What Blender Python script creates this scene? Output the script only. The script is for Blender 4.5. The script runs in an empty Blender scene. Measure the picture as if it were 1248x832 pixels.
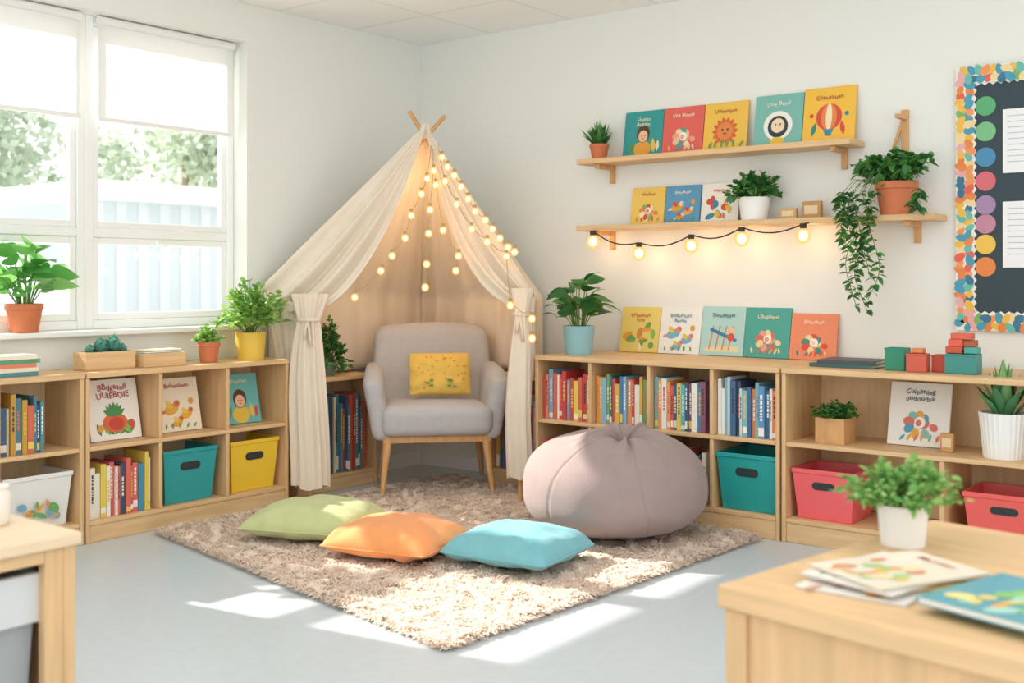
import bpy, math, random
from mathutils import Vector, Matrix, noise
R = random.Random(7)
scene = bpy.context.scene
COL = scene.collection
pi = math.pi

# ---------------------------------------------------------------- materials
_m = {}
def lin(h):
    h = h.lstrip('#')
    out = []
    for i in (0, 2, 4):
        c = int(h[i:i+2], 16)/255
        out.append(c/12.92 if c <= .04045 else ((c+.055)/1.055)**2.4)
    return (out[0], out[1], out[2], 1)

def M(hexc, rough=.6, bump=0, bscale=60, emit=0, vary=0, vscale=6, trans=0, metal=0, sheen=0, alpha=1, stretch=None):
    key = (hexc, rough, bump, bscale, emit, vary, vscale, trans, metal, sheen, alpha, stretch)
    if key in _m: return _m[key]
    m = bpy.data.materials.new('mat_'+hexc.strip('#'))
    m.use_nodes = True
    nt = m.node_tree; N = nt.nodes; Lk = nt.links
    b = N['Principled BSDF']; out = N['Material Output']
    c = lin(hexc)
    b.inputs['Base Color'].default_value = c
    b.inputs['Roughness'].default_value = rough
    b.inputs['Metallic'].default_value = metal
    if sheen:
        b.inputs['Sheen Weight'].default_value = sheen
    if emit:
        b.inputs['Emission Color'].default_value = c
        b.inputs['Emission Strength'].default_value = emit
    tc = None
    if bump or vary:
        tc = N.new('ShaderNodeTexCoord'); mp = N.new('ShaderNodeMapping')
        Lk.new(tc.outputs['Object'], mp.inputs['Vector'])
        if stretch: mp.inputs['Scale'].default_value = stretch
    if vary:
        nz = N.new('ShaderNodeTexNoise'); nz.inputs['Scale'].default_value = vscale; nz.inputs['Detail'].default_value = 5
        Lk.new(mp.outputs[0], nz.inputs['Vector'])
        rp = N.new('ShaderNodeValToRGB')
        k0 = 1-vary; k1 = 1+vary*.6
        rp.color_ramp.elements[0].position = .3; rp.color_ramp.elements[1].position = .7
        rp.color_ramp.elements[0].color = (c[0]*k0, c[1]*k0*.985, c[2]*k0*.96, 1)
        rp.color_ramp.elements[1].color = (min(1, c[0]*k1), min(1, c[1]*k1), min(1, c[2]*k1), 1)
        Lk.new(nz.outputs['Fac'], rp.inputs['Fac'])
        Lk.new(rp.outputs['Color'], b.inputs['Base Color'])
    if bump:
        nb = N.new('ShaderNodeTexNoise'); nb.inputs['Scale'].default_value = bscale; nb.inputs['Detail'].default_value = 3
        Lk.new(mp.outputs[0], nb.inputs['Vector'])
        bp = N.new('ShaderNodeBump'); bp.inputs['Strength'].default_value = bump; bp.inputs['Distance'].default_value = .01
        Lk.new(nb.outputs['Fac'], bp.inputs['Height'])
        Lk.new(bp.outputs['Normal'], b.inputs['Normal'])
    if trans:
        t = N.new('ShaderNodeBsdfTranslucent'); t.inputs['Color'].default_value = c
        mx = N.new('ShaderNodeMixShader'); mx.inputs[0].default_value = trans
        Lk.new(b.outputs[0], mx.inputs[1]); Lk.new(t.outputs[0], mx.inputs[2]); Lk.new(mx.outputs[0], out.inputs['Surface'])
    _m[key] = m
    return m

def mix_mat(name, kind, fac, col, strength):
    m = bpy.data.materials.new(name); m.use_nodes = True
    nt = m.node_tree; nt.nodes.clear()
    o = nt.nodes.new('ShaderNodeOutputMaterial'); t = nt.nodes.new('ShaderNodeBsdfTransparent')
    if kind == 'glass':
        g = nt.nodes.new('ShaderNodeBsdfGlossy'); g.inputs['Roughness'].default_value = .02
    else:
        g = nt.nodes.new('ShaderNodeEmission'); g.inputs['Color'].default_value = lin(col); g.inputs['Strength'].default_value = strength
    mx = nt.nodes.new('ShaderNodeMixShader'); mx.inputs[0].default_value = fac
    nt.links.new(t.outputs[0], mx.inputs[1]); nt.links.new(g.outputs[0], mx.inputs[2]); nt.links.new(mx.outputs[0], o.inputs['Surface'])
    return m

WOODH = M('#E4BF8F', .5, .08, 30, vary=.13, vscale=3, stretch=(1.2, 9, 14))
WOODV = M('#E1BB8A', .5, .08, 30, vary=.13, vscale=3, stretch=(14, 9, 1.2))
WOODB = M('#E9CA9C', .6, .05, 30, vary=.10, vscale=3, stretch=(10, 9, 1.2))
WOODP = M('#D8A66E', .5, .1, 30, vary=.15, vscale=4, stretch=(9, 9, 2))
TERRA = M('#CF7A52', .8, .1, 60, vary=.12)
SOIL = M('#4A3A2C', .95, .8, 80, vary=.3, vscale=40)
PAPER = M('#F6F2E8', .8)
LEAFS = [M('#4C8C46', .5, vary=.2, vscale=10, trans=.25), M('#68A852', .5, vary=.2, vscale=10, trans=.3), M('#38763F', .45, vary=.2, vscale=10, trans=.2)]
LIGHTG = [M('#97C55F', .5, vary=.15, trans=.35), M('#B2D77A', .5, vary=.15, trans=.35), M('#78B050', .5, vary=.15, trans=.35)]
STEM = M('#6B8E3E', .6)
WHITE = M('#F4F4F1', .4)

# ---------------------------------------------------------------- mesh builder
class MB:
    def __init__(s): s.v = []; s.f = []; s.m = []; s.mats = []
    def mi(s, mat):
        if mat not in s.mats: s.mats.append(mat)
        return s.mats.index(mat)
    def add(s, vs, fs, mat):
        o = len(s.v); k = s.mi(mat)
        s.v.extend([tuple(p) for p in vs])
        for f in fs:
            s.f.append(tuple(o+i for i in f)); s.m.append(k)
        return s
    def box(s, x0, x1, y0, y1, z0, z1, mat):
        vs = [(x, y, z) for z in (z0, z1) for y in (y0, y1) for x in (x0, x1)]
        return s.add(vs, [(0, 2, 3, 1), (4, 5, 7, 6), (0, 1, 5, 4), (2, 6, 7, 3), (0, 4, 6, 2), (1, 3, 7, 5)], mat)
    def lathe(s, prof, mat, n=28, c=(0, 0, 0), rib=0, ribn=0):
        vs = []; fs = []
        for (r, z) in prof:
            for j in range(n):
                a = 2*pi*j/n
                rr = r*(1+rib*math.sin(ribn*a)) if rib else r
                vs.append((c[0]+rr*math.cos(a), c[1]+rr*math.sin(a), c[2]+z))
        for i in range(len(prof)-1):
            for j in range(n):
                k = (j+1) % n
                fs.append((i*n+j, i*n+k, (i+1)*n+k, (i+1)*n+j))
        if prof[0][0] > 1e-5: fs.append(tuple(reversed(range(n))))
        if prof[-1][0] > 1e-5: fs.append(tuple((len(prof)-1)*n+j for j in range(n)))
        return s.add(vs, fs, mat)
    def tube(s, pts, r, mat, n=6, r1=None):
        pts = [Vector(p) for p in pts]; vs = []; fs = []
        K = len(pts)
        for i, p in enumerate(pts):
            d = (pts[min(i+1, K-1)]-pts[max(i-1, 0)])
            if d.length < 1e-9: d = Vector((0, 0, 1))
            d.normalize()
            up = Vector((0, 0, 1)) if abs(d.z) < .9 else Vector((1, 0, 0))
            a = d.cross(up).normalized(); b = a.cross(d)
            rr = r if r1 is None else r+(r1-r)*i/(K-1)
            for j in range(n):
                t = 2*pi*j/n
                vs.append(p+a*rr*math.cos(t)+b*rr*math.sin(t))
        for i in range(K-1):
            for j in range(n):
                k = (j+1) % n
                fs.append((i*n+j, i*n+k, (i+1)*n+k, (i+1)*n+j))
        fs.append(tuple(reversed(range(n)))); fs.append(tuple((K-1)*n+j for j in range(n)))
        return s.add(vs, fs, mat)
    def grid(s, fn, nu, nv, mat, closeu=False):
        vs = [fn(i/nu, j/nv) for i in range(nu+1) for j in range(nv+1)]
        fs = [(i*(nv+1)+j, (i+1)*(nv+1)+j, (i+1)*(nv+1)+j+1, i*(nv+1)+j+1) for i in range(nu) for j in range(nv)]
        return s.add(vs, fs, mat)
    def sphere(s, c, r, mat, n=12, m=8, sz=1):
        prof = [(max(1e-6, r*math.sin(pi*i/m)), -r*sz*math.cos(pi*i/m)) for i in range(m+1)]
        return s.lathe(prof, mat, n, c)
    def obj(s, name, parent=None, angle=35, bevel=0, sub=0, solid=0):
        me = bpy.data.meshes.new(name)
        me.from_pydata(s.v, [], s.f)
        for m in s.mats: me.materials.append(m)
        me.polygons.foreach_set('material_index', s.m)
        me.shade_smooth(); me.set_sharp_from_angle(angle=math.radians(angle))
        me.update()
        o = bpy.data.objects.new(name, me); COL.objects.link(o)
        if parent: o.parent = parent
        if bevel:
            b = o.modifiers.new('b', 'BEVEL'); b.width = bevel; b.segments = 2; b.limit_method = 'ANGLE'
        if solid:
            b = o.modifiers.new('s', 'SOLIDIFY'); b.thickness = solid; b.offset = 0
        if sub:
            b = o.modifiers.new('u', 'SUBSURF'); b.levels = sub; b.render_levels = sub
        return o

def meta(o, label, cat, loc=(0, 0, 0), rz=0, rx=0, ry=0, group=None):
    o['label'] = label; o['category'] = cat
    o.location = loc; o.rotation_euler = (math.radians(rx), math.radians(ry), math.radians(rz))
    if group: o['group'] = group
    return o
def thing(name, label, cat, loc=(0, 0, 0), rz=0, rx=0, ry=0, group=None):
    o = bpy.data.objects.new(name, None); o.empty_display_size = .05; COL.objects.link(o)
    return meta(o, label, cat, loc, rz, rx, ry, group)
def struct(o):
    o['kind'] = 'structure'; return o

def roundbox(mb, c, size, r, mat, n=8, fn=None):
    sx, sy, sz = size[0]/2, size[1]/2, size[2]/2
    r = min(r, sx, sy, sz)
    idx = {}; vs = []; fs = []
    def vert(i, j, k):
        key = (i, j, k)
        if key in idx: return idx[key]
        def w(t): return math.copysign(abs(t)**.6, t)
        p = Vector((sx*w(2*i/n-1), sy*w(2*j/n-1), sz*w(2*k/n-1)))
        q = Vector((max(-sx+r, min(sx-r, p.x)), max(-sy+r, min(sy-r, p.y)), max(-sz+r, min(sz-r, p.z))))
        d = p-q
        if d.length > 1e-9: p = q+d.normalized()*r
        if fn: p = fn(p)
        vs.append(p+Vector(c)); idx[key] = len(vs)-1
        return idx[key]
    for a in range(n):
        for b in range(n):
            fs.append((vert(a, b, 0), vert(a, b+1, 0), vert(a+1, b+1, 0), vert(a+1, b, 0)))
            fs.append((vert(a, b, n), vert(a+1, b, n), vert(a+1, b+1, n), vert(a, b+1, n)))
            fs.append((vert(a, 0, b), vert(a+1, 0, b), vert(a+1, 0, b+1), vert(a, 0, b+1)))
            fs.append((vert(a, n, b), vert(a, n, b+1), vert(a+1, n, b+1), vert(a+1, n, b)))
            fs.append((vert(0, a, b), vert(0, a, b+1), vert(0, a+1, b+1), vert(0, a+1, b)))
            fs.append((vert(n, a, b), vert(n, a+1, b), vert(n, a+1, b+1), vert(n, a, b+1)))
    return mb.add(vs, fs, mat)

# ---------------------------------------------------------------- room shell
WALL = M('#EEF0EB', .85, .03, 200)
FLOOR = M('#CBD6DD', .30, vary=.03, vscale=25)
mb = MB()
mb.box(-.22, 0, -7, 0, 0, .93, WALL).box(-.22, 0, -7, 0, 2.53, 2.76, WALL)
mb.box(-.22, 0, -1.42, .2, .93, 2.53, WALL).box(-.22, 0, -7, -3.24, .93, 2.53, WALL)
struct(mb.obj('wall_left'))
mb = MB(); mb.box(0, 6.6, 0, .2, 0, 2.76, WALL); struct(mb.obj('wall_back'))
mb = MB(); mb.box(-.22, 6.6, -7, .2, -.1, 0, FLOOR); struct(mb.obj('floor'))
CEIL = bpy.data.materials.new('mat_ceiling_tiles'); CEIL.use_nodes = True
nt = CEIL.node_tree; br = nt.nodes.new('ShaderNodeTexBrick'); tc = nt.nodes.new('ShaderNodeTexCoord')
br.offset = 0; br.inputs['Scale'].default_value = 1; br.inputs['Brick Width'].default_value = .6; br.inputs['Row Height'].default_value = .6
br.inputs['Mortar Size'].default_value = .010; br.inputs['Color1'].default_value = lin('#FCFCFA'); br.inputs['Color2'].default_value = lin('#FAFAF8'); br.inputs['Mortar'].default_value = lin('#ECEDEB')
nt.links.new(tc.outputs['Object'], br.inputs['Vector']); nt.links.new(br.outputs['Color'], nt.nodes['Principled BSDF'].inputs['Base Color'])
nt.nodes['Principled BSDF'].inputs['Roughness'].default_value = .9
mb = MB(); mb.box(-.22, 6.6, -7, .2, 2.74, 2.84, CEIL); struct(mb.obj('ceiling'))
mb = MB(); mb.box(0, .02, -7, -.02, 0, .09, WHITE); struct(mb.obj('baseboard_left', bevel=.004))
mb = MB(); mb.box(.0, 6.6, -.018, 0, 0, .09, WHITE); struct(mb.obj('baseboard_back', bevel=.004))
mb = MB(); mb.box(-.13, .05, -3.27, -1.39, .93, .957, WHITE); struct(mb.obj('trim_1', bevel=.006))

# windows
GL = mix_mat('mat_window_glass', 'glass', .02, None, 0); FR = M('#F7F8F7', .35)
def window(name, y0, y1):
    w = bpy.data.objects.new(name, None); COL.objects.link(w); struct(w)
    z0, z1 = .957, 2.53; x0, x1 = -.17, -.115
    m = MB()
    m.box(x0, x1, y0, y0+.045, z0, z1, FR).box(x0, x1, y1-.045, y1, z0, z1, FR)
    m.box(x0, x1, y0+.045, y1-.045, z0, z0+.045, FR).box(x0, x1, y0+.045, y1-.045, z1-.05, z1, FR).box(x0, x1, y0+.045, y1-.045, 1.42, 1.465, FR)
    m.obj('window_frame', w, bevel=.005)
    for (a, b) in ((z0+.045, 1.42), (1.465, z1-.05)):
        m = MB(); e = .035; X0, X1 = -.16, -.125
        m.box(X0, X1, y0+.045, y0+.045+e, a, b, FR).box(X0, X1, y1-.045-e, y1-.045, a, b, FR)
        m.box(X0, X1, y0+.045+e, y1-.045-e, a, a+e, FR).box(X0, X1, y0+.045+e, y1-.045-e, b-e, b, FR)
        m.obj('window_sash', w, bevel=.004)
        m = MB(); m.box(-.145, -.141, y0+.08, y1-.08, a+e, b-e, GL); m.obj('glass_pane', w)
    m = MB(); ym = (y0+y1)/2
    m.box(-.115, -.09, ym-.05, ym+.05, 1.39, 1.405, WHITE).box(-.115, -.1, ym-.012, ym+.012, 1.38, 1.415, WHITE)
    m.obj('window_handle', w, bevel=.003)
window('window_1', -2.33, -1.42)
window('window_2', -3.24, -2.33)
BL = M('#F8F8F6', .8, .1, 250, trans=.40)
for (y0, y1) in ((-2.28, -1.45), (-3.2, -2.38)):
    t = thing('roller_blind', 'white fabric roller blind half lowered in front of the window', 'blind', (-.08, (y0+y1)/2, 2.0), group='roller blinds on the windows')
    w = (y1-y0)/2
    m = MB(); m.box(-.001, 0, -w, w, .02, .5, BL); m.obj('blind_fabric', t)
    m = MB(); m.box(-.008, .006, -w, w, 0, .022, WHITE); m.obj('bottom_bar', t, bevel=.003)
    m = MB(); m.tube([(-.0, -w, .505), (0, w, .505)], .022, WHITE, 12); m.obj('blind_roller', t)

# outside
mb = MB(); mb.box(-60, -.25, -30, 60, -.4, -.3, M('#DADCD8', .9, vary=.05)); g = mb.obj('floor'); g.name = 'floor_outdoor'; struct(g)
bld = thing('neighbouring_building', 'low building with ribbed blue-grey cladding, haze in its pale colour', 'building', (-14, 6.2, -.3))
m = MB(); CL = M('#CDD7DC', .7); m.box(-4, -.05, 0, 22, 0, 3.0, CL); CL2 = M('#D8E0E4', .7)  # wall tones lightened, outdoor haze and glare put into the colour
for i in range(46): m.box(-.05, -.03, i*.48, i*.48+.22, .4, 3.0, CL2)
m.box(-.05, .06, 0, 22, 0, .4, M('#E4E6E4', .8))
m.obj('building_wall', bld)
m = MB(); m.box(-4.4, .5, -.3, 22.3, 3.0, 3.35, M('#EAEEF0', .6)); m.obj('roof', bld)
bld = thing('garden_shed', 'low white outbuilding seen through the window', 'building', (-13, 2.2, -.3))
m = MB(); m.box(-2, 0, 0, 3.4, 0, 1.6, M('#E2E6E7', .7)); m.obj('building_wall', bld)
m = MB(); m.box(-2.2, .2, -.2, 3.55, 1.6, 1.72, M('#D3D9DC', .7)); m.obj('roof', bld)
TL = [M('#C3CFBD', .9, trans=.4), M('#D0DBCB', .9, trans=.4), M('#B5C4AF', .9, trans=.35)]  # leaf tones paled to put the bright haze outside into the foliage colour
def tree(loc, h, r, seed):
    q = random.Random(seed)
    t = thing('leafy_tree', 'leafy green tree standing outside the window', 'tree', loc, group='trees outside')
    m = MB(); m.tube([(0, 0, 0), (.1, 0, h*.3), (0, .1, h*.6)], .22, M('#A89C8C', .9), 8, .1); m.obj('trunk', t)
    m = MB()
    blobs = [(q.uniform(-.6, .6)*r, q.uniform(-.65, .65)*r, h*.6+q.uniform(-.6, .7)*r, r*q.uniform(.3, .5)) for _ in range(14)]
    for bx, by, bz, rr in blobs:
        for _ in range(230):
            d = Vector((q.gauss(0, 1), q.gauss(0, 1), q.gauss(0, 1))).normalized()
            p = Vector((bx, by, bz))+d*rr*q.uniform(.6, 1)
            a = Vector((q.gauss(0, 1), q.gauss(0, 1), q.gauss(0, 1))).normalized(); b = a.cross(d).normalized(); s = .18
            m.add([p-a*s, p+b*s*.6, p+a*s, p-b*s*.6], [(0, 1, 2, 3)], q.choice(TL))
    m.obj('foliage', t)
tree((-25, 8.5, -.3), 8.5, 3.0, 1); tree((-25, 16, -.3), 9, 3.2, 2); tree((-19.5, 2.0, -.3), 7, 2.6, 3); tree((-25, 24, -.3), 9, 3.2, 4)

# ---------------------------------------------------------------- bookcases
def board(t, name, x0, x1, y0, y1, z0, z1, mat, bev=.003):
    m = MB(); m.box(x0, x1, y0, y1, z0, z1, mat); return m.obj(name, t, bevel=bev)
def bookcase(label, loc, rz, W, D, H, zs, z0, ucols, lcols, T=.02, depth=None, cat='bookcase', name='cubby_bookcase'):
    t = thing(name, label, cat, loc, rz)
    dp = depth or D-.02
    board(t, 'top_panel', 0, W, -.006, D, H-.025, H, WOODH)
    board(t, 'side_panel', 0, T, 0, D, 0, H-.0255, WOODV); board(t, 'side_panel', W-T, W, 0, D, 0, H-.0255, WOODV)
    board(t, 'back_panel', T+.0005, W-T-.0005, dp, dp+.012, z0, H-.026, WOODB)
    board(t, 'shelf', T+.0005, W-T-.0005, .003, dp-.0005, z0-.02, z0, WOODH)
    board(t, 'plinth', T+.0005, W-T-.0005, .008, .03, 0, z0-.0205, WOODH)
    if zs: board(t, 'shelf', T+.0005, W-T-.0005, .003, dp-.0005, zs-.02, zs, WOODH)
    for i in range(1, ucols):
        x = W*i/ucols; board(t, 'divider', x-T/2, x+T/2, .004, dp-.0005, (zs or z0)+.0005, H-.0255, WOODV)
    if zs:
        for i in range(1, lcols):
            x = W*i/lcols; board(t, 'divider', x-T/2, x+T/2, .004, dp-.0005, z0+.0005, zs-.0205, WOODV)
    return t
YF = -.59
bookcase('light birch bookcase with two rows of four cubbies', (1.38, YF, 0), 0, 1.41, .57, .80, .46, .11, 4, 4, depth=.40)
bookcase('light birch bookcase with one wide open upper shelf', (2.80, YF, 0), 0, 1.44, .57, .80, .46, .11, 1, 2, depth=.40)
XF = .34
bookcase('light birch cubby bookcase with six compartments under the window', (XF, -2.60, 0), 90, 1.19, .315, .78, .44, .10, 3, 3)
bookcase('light birch cubby bookcase continuing under the window', (XF, -3.80, 0), 90, 1.19, .315, .78, .44, .10, 3, 3)
bookcase('low wooden bookshelf inside the tent packed with books', (.25, -1.27, 0), 90, .62, .22, .65, None, .09, 1, 1, name='low_bookshelf')
bookcase('low wooden bookshelf behind the armchair', (.78, -.25, 0), 0, .54, .22, .65, None, .09, 1, 1, name='low_bookshelf')

# ---------------------------------------------------------------- spine books
PAL = {
 'red': ['#C9504A', '#E0685A', '#F3EEE4', '#D0484B', '#B84A54', '#EBCF62', '#E08A78', '#F5F3EC', '#7FA8BC'],
 'mix': ['#4F82B0', '#F1EDE2', '#DDB455', '#D0574E', '#3F7A86', '#8CB8D2', '#EBE5D8', '#E39A55', '#4A6C92', '#7EAA6B'],
 'bright': ['#F5F2EA', '#EBCF5A', '#4D8FB8', '#3E5F78', '#E25F5A', '#6AB5B8', '#F09C60', '#F5F2EA', '#8D5B72'],
 'blue': ['#5E96C0', '#456B90', '#F3F1EC', '#CF544C', '#F2F2EE', '#85BAC4', '#EBC75A', '#3E5068', '#C9D9E0', '#E88B4A'],
 'dark': ['#3F5F80', '#4B7F90', '#B0554E', '#36506A', '#D06A50', '#DFD0B0', '#5A8F98', '#C79B45'],
 'green': ['#3F7F60', '#EBCF5A', '#E0705F', '#F0ECE0', '#4C92AC', '#D5606A', '#5E9E6B', '#F3EBD8', '#445268'],
}
def cdesc(h):
    r, g, b = [int(h.lstrip('#')[i:i+2], 16) for i in (0, 2, 4)]
    mx, mn = max(r, g, b), min(r, g, b)
    if mx-mn < 40: return 'white' if mx > 190 else ('dark grey' if mx < 110 else 'beige')
    if r == mx and g > b+40 and g > r*.65: return 'yellow'
    if r == mx and g > b+20: return 'orange'
    if r == mx: return 'red'
    if g == mx: return 'green'
    return 'dark blue' if mx < 125 else 'blue'
def spine_row(origin, rz, length, dep, hmin, hmax, pal, group, seed, label_prob=.5):
    q = random.Random(seed)
    c, s = math.cos(math.radians(rz)), math.sin(math.radians(rz))
    x = 0.004; last = None
    while True:
        w = q.uniform(.012, .030)
        if x+w > length-.03: break
        h = q.uniform(hmin, hmax); col = q.choice([k for k in PAL[pal] if k != last]); last = col
        cv = M(col, .45)
        m = MB(); b = .0025; d = dep-q.uniform(0, .03)
        m.box(0, w, 0, b, 0, h, cv); m.box(0, b, b, d, 0, h, cv); m.box(w-b, w, b, d, 0, h, cv)
        m.box(b, w-b, b, d-.005, .004, h-.005, PAPER)
        if q.random() < label_prob:
            l0 = q.uniform(.008, .022); m.box(.001, w-.001, -.0006, 0, l0, l0+h*q.uniform(.08, .18), M(q.choice(['#F5F3EC', '#F5F3EC', '#E8E0C8', '#EBCF62']), .6))
        if q.random() < .75:
            tc_ = M(q.choice(['#F3E9C6', '#FFFFFF', '#3A4854', '#E9C25A', '#D9705A']), .5)
            zz = h*q.uniform(.3, .45); top = h*q.uniform(.7, .9)
            while zz < top:
                l = q.uniform(.006, .022); m.box(w*.32, w*.68, -.0005, 0, zz, zz+l, tc_); zz += l+.005
        yo = q.uniform(.0, .018)
        o = m.obj('book')
        meta(o, 'children\'s hardcover book, %s spine, in a row of books' % cdesc(col), 'book',
             (origin[0]+x*c-yo*s, origin[1]+x*s+yo*c, origin[2]+.001), rz, 0, 0, group)
        x += w+.0015
cw = 1.41/4
for i, p in enumerate(['red', 'mix', 'bright', 'blue']):
    spine_row((1.38+cw*i+(.022 if i == 0 else .012), YF+.03, .46), 0, cw-.004, .19, .205+.004*i, .265+.008*i, p, 'books in the upper cubbies', 10+i)
spine_row((1.38+.022, YF+.03, .11), 0, .3, .19, .2, .26, 'dark', 'books in the lower cubby', 33)
spine_row((1.38+cw*2+.014, YF+.03, .11), 0, .32, .19, .2, .26, 'green', 'books in the lower cubby', 34)
spine_row((XF-.03, -2.60+.022, .10), 90, .385, .19, .20, .28, 'green', 'books under the window', 21)
spine_row((XF-.03, -3.80+.81, .44), 90, .25, .19, .20, .27, 'dark', 'books under the window', 22, .5)
spine_row((.22, -1.245, .09), 90, .58, .17, .36, .46, 'dark', 'books on the low shelf in the tent', 23, .3)
spine_row((.805, -.22, .09), 0, .50, .17, .36, .46, 'mix', 'books on the low shelf behind the chair', 24, .3)

# ---------------------------------------------------------------- picture books
def txt(body, size):
    cu = bpy.data.curves.new('t', 'FONT'); cu.body = body; cu.size = size; cu.align_x = 'CENTER'; cu.offset = size*.008; cu.resolution_u = 2
    o = bpy.data.objects.new('t', cu); COL.objects.link(o)
    dg = bpy.context.evaluated_depsgraph_get(); dg.update()
    me = bpy.data.meshes.new_from_object(o.evaluated_get(dg))
    bpy.data.objects.remove(o)
    vs = [v.co.copy() for v in me.vertices]
    for v in vs: v.y += size*.10*math.sin(v.x/size*4.1)
    fs = [tuple(p.vertices) for p in me.polygons]
    return vs, fs
class Art:
    def __init__(s, m, y, w, h): s.m = m; s.y = y; s.w = w; s.h = h; s.k = 0
    def poly(s, pts, col):
        s.k += 1; y = s.y-.0004-.00012*s.k
        s.m.add([(p[0]*s.w, y, p[1]*s.h) for p in pts], [tuple(range(len(pts)))], M(col, .6))
    def ell(s, cx, cy, rx, ry, col, rot=0, n=22):
        c, d = math.cos(rot), math.sin(rot); pts = []
        for i in range(n):
            a = 2*pi*i/n; x, z = rx*math.cos(a), ry*math.sin(a)
            pts.append((cx+x*c-z*d, cy+x*d+z*c))
        s.poly(pts, col)
    def leaf(s, x, y, L, a, col, wd=.3):
        pts = []
        for i in range(9):
            t = i/8; pts.append((L*t, L*wd*math.sin(pi*t)*.6))
        for i in range(7, 0, -1):
            t = i/8; pts.append((L*t, -L*wd*math.sin(pi*t)*.6))
        c, d = math.cos(a), math.sin(a)
        s.poly([(x+p[0]*c-p[1]*d, y+p[0]*d+p[1]*c) for p in pts], col)
def draw(a, kind, cols, seed):
    q = random.Random(seed)
    if kind == 'veg':
        for i in range(11): a.leaf(q.uniform(-.3, .3), .08, q.uniform(.2, .38), q.uniform(.5, 2.6), q.choice(['#5B9A4A', '#3F8555', '#8CB85A']))
        a.ell(0, .28, .24, .16, cols[0]); a.ell(.02, .26, .15, .11, cols[1])
        for i in range(7): a.leaf(0, .38, .24, .5+i*.36, '#4E9152')
        a.ell(-.3, .2, .06, .06, '#E8A33D'); a.ell(.32, .24, .06, .07, '#D9523F')
    elif kind == 'sun':
        for i in range(14):
            t = 2*pi*i/14; a.leaf(.0+.13*math.cos(t), .40+.13*math.sin(t), .17, t, cols[0], .45)
        a.ell(0, .40, .18, .18, cols[1]); a.ell(-.06, .43, .02, .025, '#3A3A3A'); a.ell(.06, .43, .02, .025, '#3A3A3A'); a.ell(0, .35, .05, .02, '#C5523F')
        for i in range(6): a.leaf(-.36+.14*i, .06, .16, 1.2+q.uniform(-.4, .7), '#6FA45A')
    elif kind == 'child':
        a.ell(0, .18, .22, .17, cols[0]); a.ell(0, .5, .17, .19, '#5A3A28'); a.ell(.0, .45, .12, .13, '#F0C39C')
        a.ell(-.04, .46, .013, .016, '#3A2A20'); a.ell(.05, .46, .013, .016, '#3A2A20'); a.ell(0, .4, .03, .012, '#C5523F')
        a.leaf(-.36, .08, .3, 1.2, '#5B9A4A'); a.leaf(.3, .08, .32, 1.7, '#E8C34A'); a.leaf(.38, .1, .25, 1.5, cols[1])
    elif kind == 'bird':
        for (x, y, k) in ((-.16, .42, 1), (.17, .3, .8), (-.05, .16, .7)):
            a.ell(x, y, .17*k, .1*k, cols[0], .3); a.ell(x+.13*k, y+.1*k, .07*k, .065*k, cols[1]); a.leaf(x+.02, y+.02, .2*k, 2.4, cols[2], .5); a.leaf(x-.12*k, y-.03, .14*k, 3.4, cols[1], .4); a.ell(x+.15*k, y+.11*k, .012, .012, '#222222')
        a.ell(.3, .55, .06, .06, '#E8A33D')
        for i in range(5): a.leaf(-.34+.16*i, .05, .12, 1.1+q.uniform(-.3, .8), '#6FA45A')
    elif kind == 'slide':
        a.poly([(-.4, .08), (.4, .08), (.4, .2), (-.4, .16)], cols[1])
        for i in range(4): a.poly([(-.3+.15*i, .12), (-.27+.15*i, .12), (-.2+.15*i, .6), (-.23+.15*i, .6)], cols[0])
        a.poly([(-.3, .5), (.32, .28), (.34, .34), (-.28, .57)], cols[2]); a.ell(.2, .5, .07, .08, '#F0C39C'); a.ell(.2, .38, .08, .08, '#D9523F')
    elif kind == 'balloon':
        a.ell(0, .46, .25, .24, cols[0]); a.ell(0, .46, .15, .24, cols[1]); a.ell(0, .46, .06, .24, cols[2]); a.poly([(-.1, .24), (.1, .24), (.05, .12), (-.05, .12)], '#3F8FA8')
        a.leaf(-.32, .12, .26, 1.3, '#2F8F7A'); a.leaf(.3, .12, .26, 1.8, '#D9523F'); a.ell(-.34, .5, .04, .04, '#D9523F'); a.ell(.34, .5, .04, .04, '#2F8F9A')
    elif kind == 'face':
        a.ell(0, .4, .30, .28, '#F4F2EA'); a.ell(0, .38, .21, .21, cols[0]); a.ell(0, .4, .14, .14, '#F5DDBD'); a.ell(-.05, .42, .016, .02, '#333333'); a.ell(.05, .42, .016, .02, '#333333'); a.ell(0, .1, .15, .08, cols[1])
    elif kind == 'swirl':
        for i in range(9):
            t = i*.75; r_ = .06+.025*i; a.ell(.0+r_*math.cos(t), .36+r_*math.sin(t)*.8, .12-.006*i, .09-.004*i, cols[i % len(cols)], t)
        a.ell(.02, .37, .09, .09, '#FBF6EA'); a.ell(.0, .36, .05, .05, cols[0])
        for i in range(6): a.leaf(-.3+.12*i, .07, .14, 1.0+q.uniform(-.3, .9), q.choice(cols))
    else:
        for i in range(12): a.ell(q.uniform(-.34, .34), q.uniform(.12, .62), q.uniform(.05, .14), q.uniform(.04, .1), q.choice(cols), q.uniform(0, 3))
        for i in range(5): a.leaf(q.uniform(-.3, .2), q.uniform(.1, .5), .2, q.uniform(0, 6), q.choice(cols))
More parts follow.
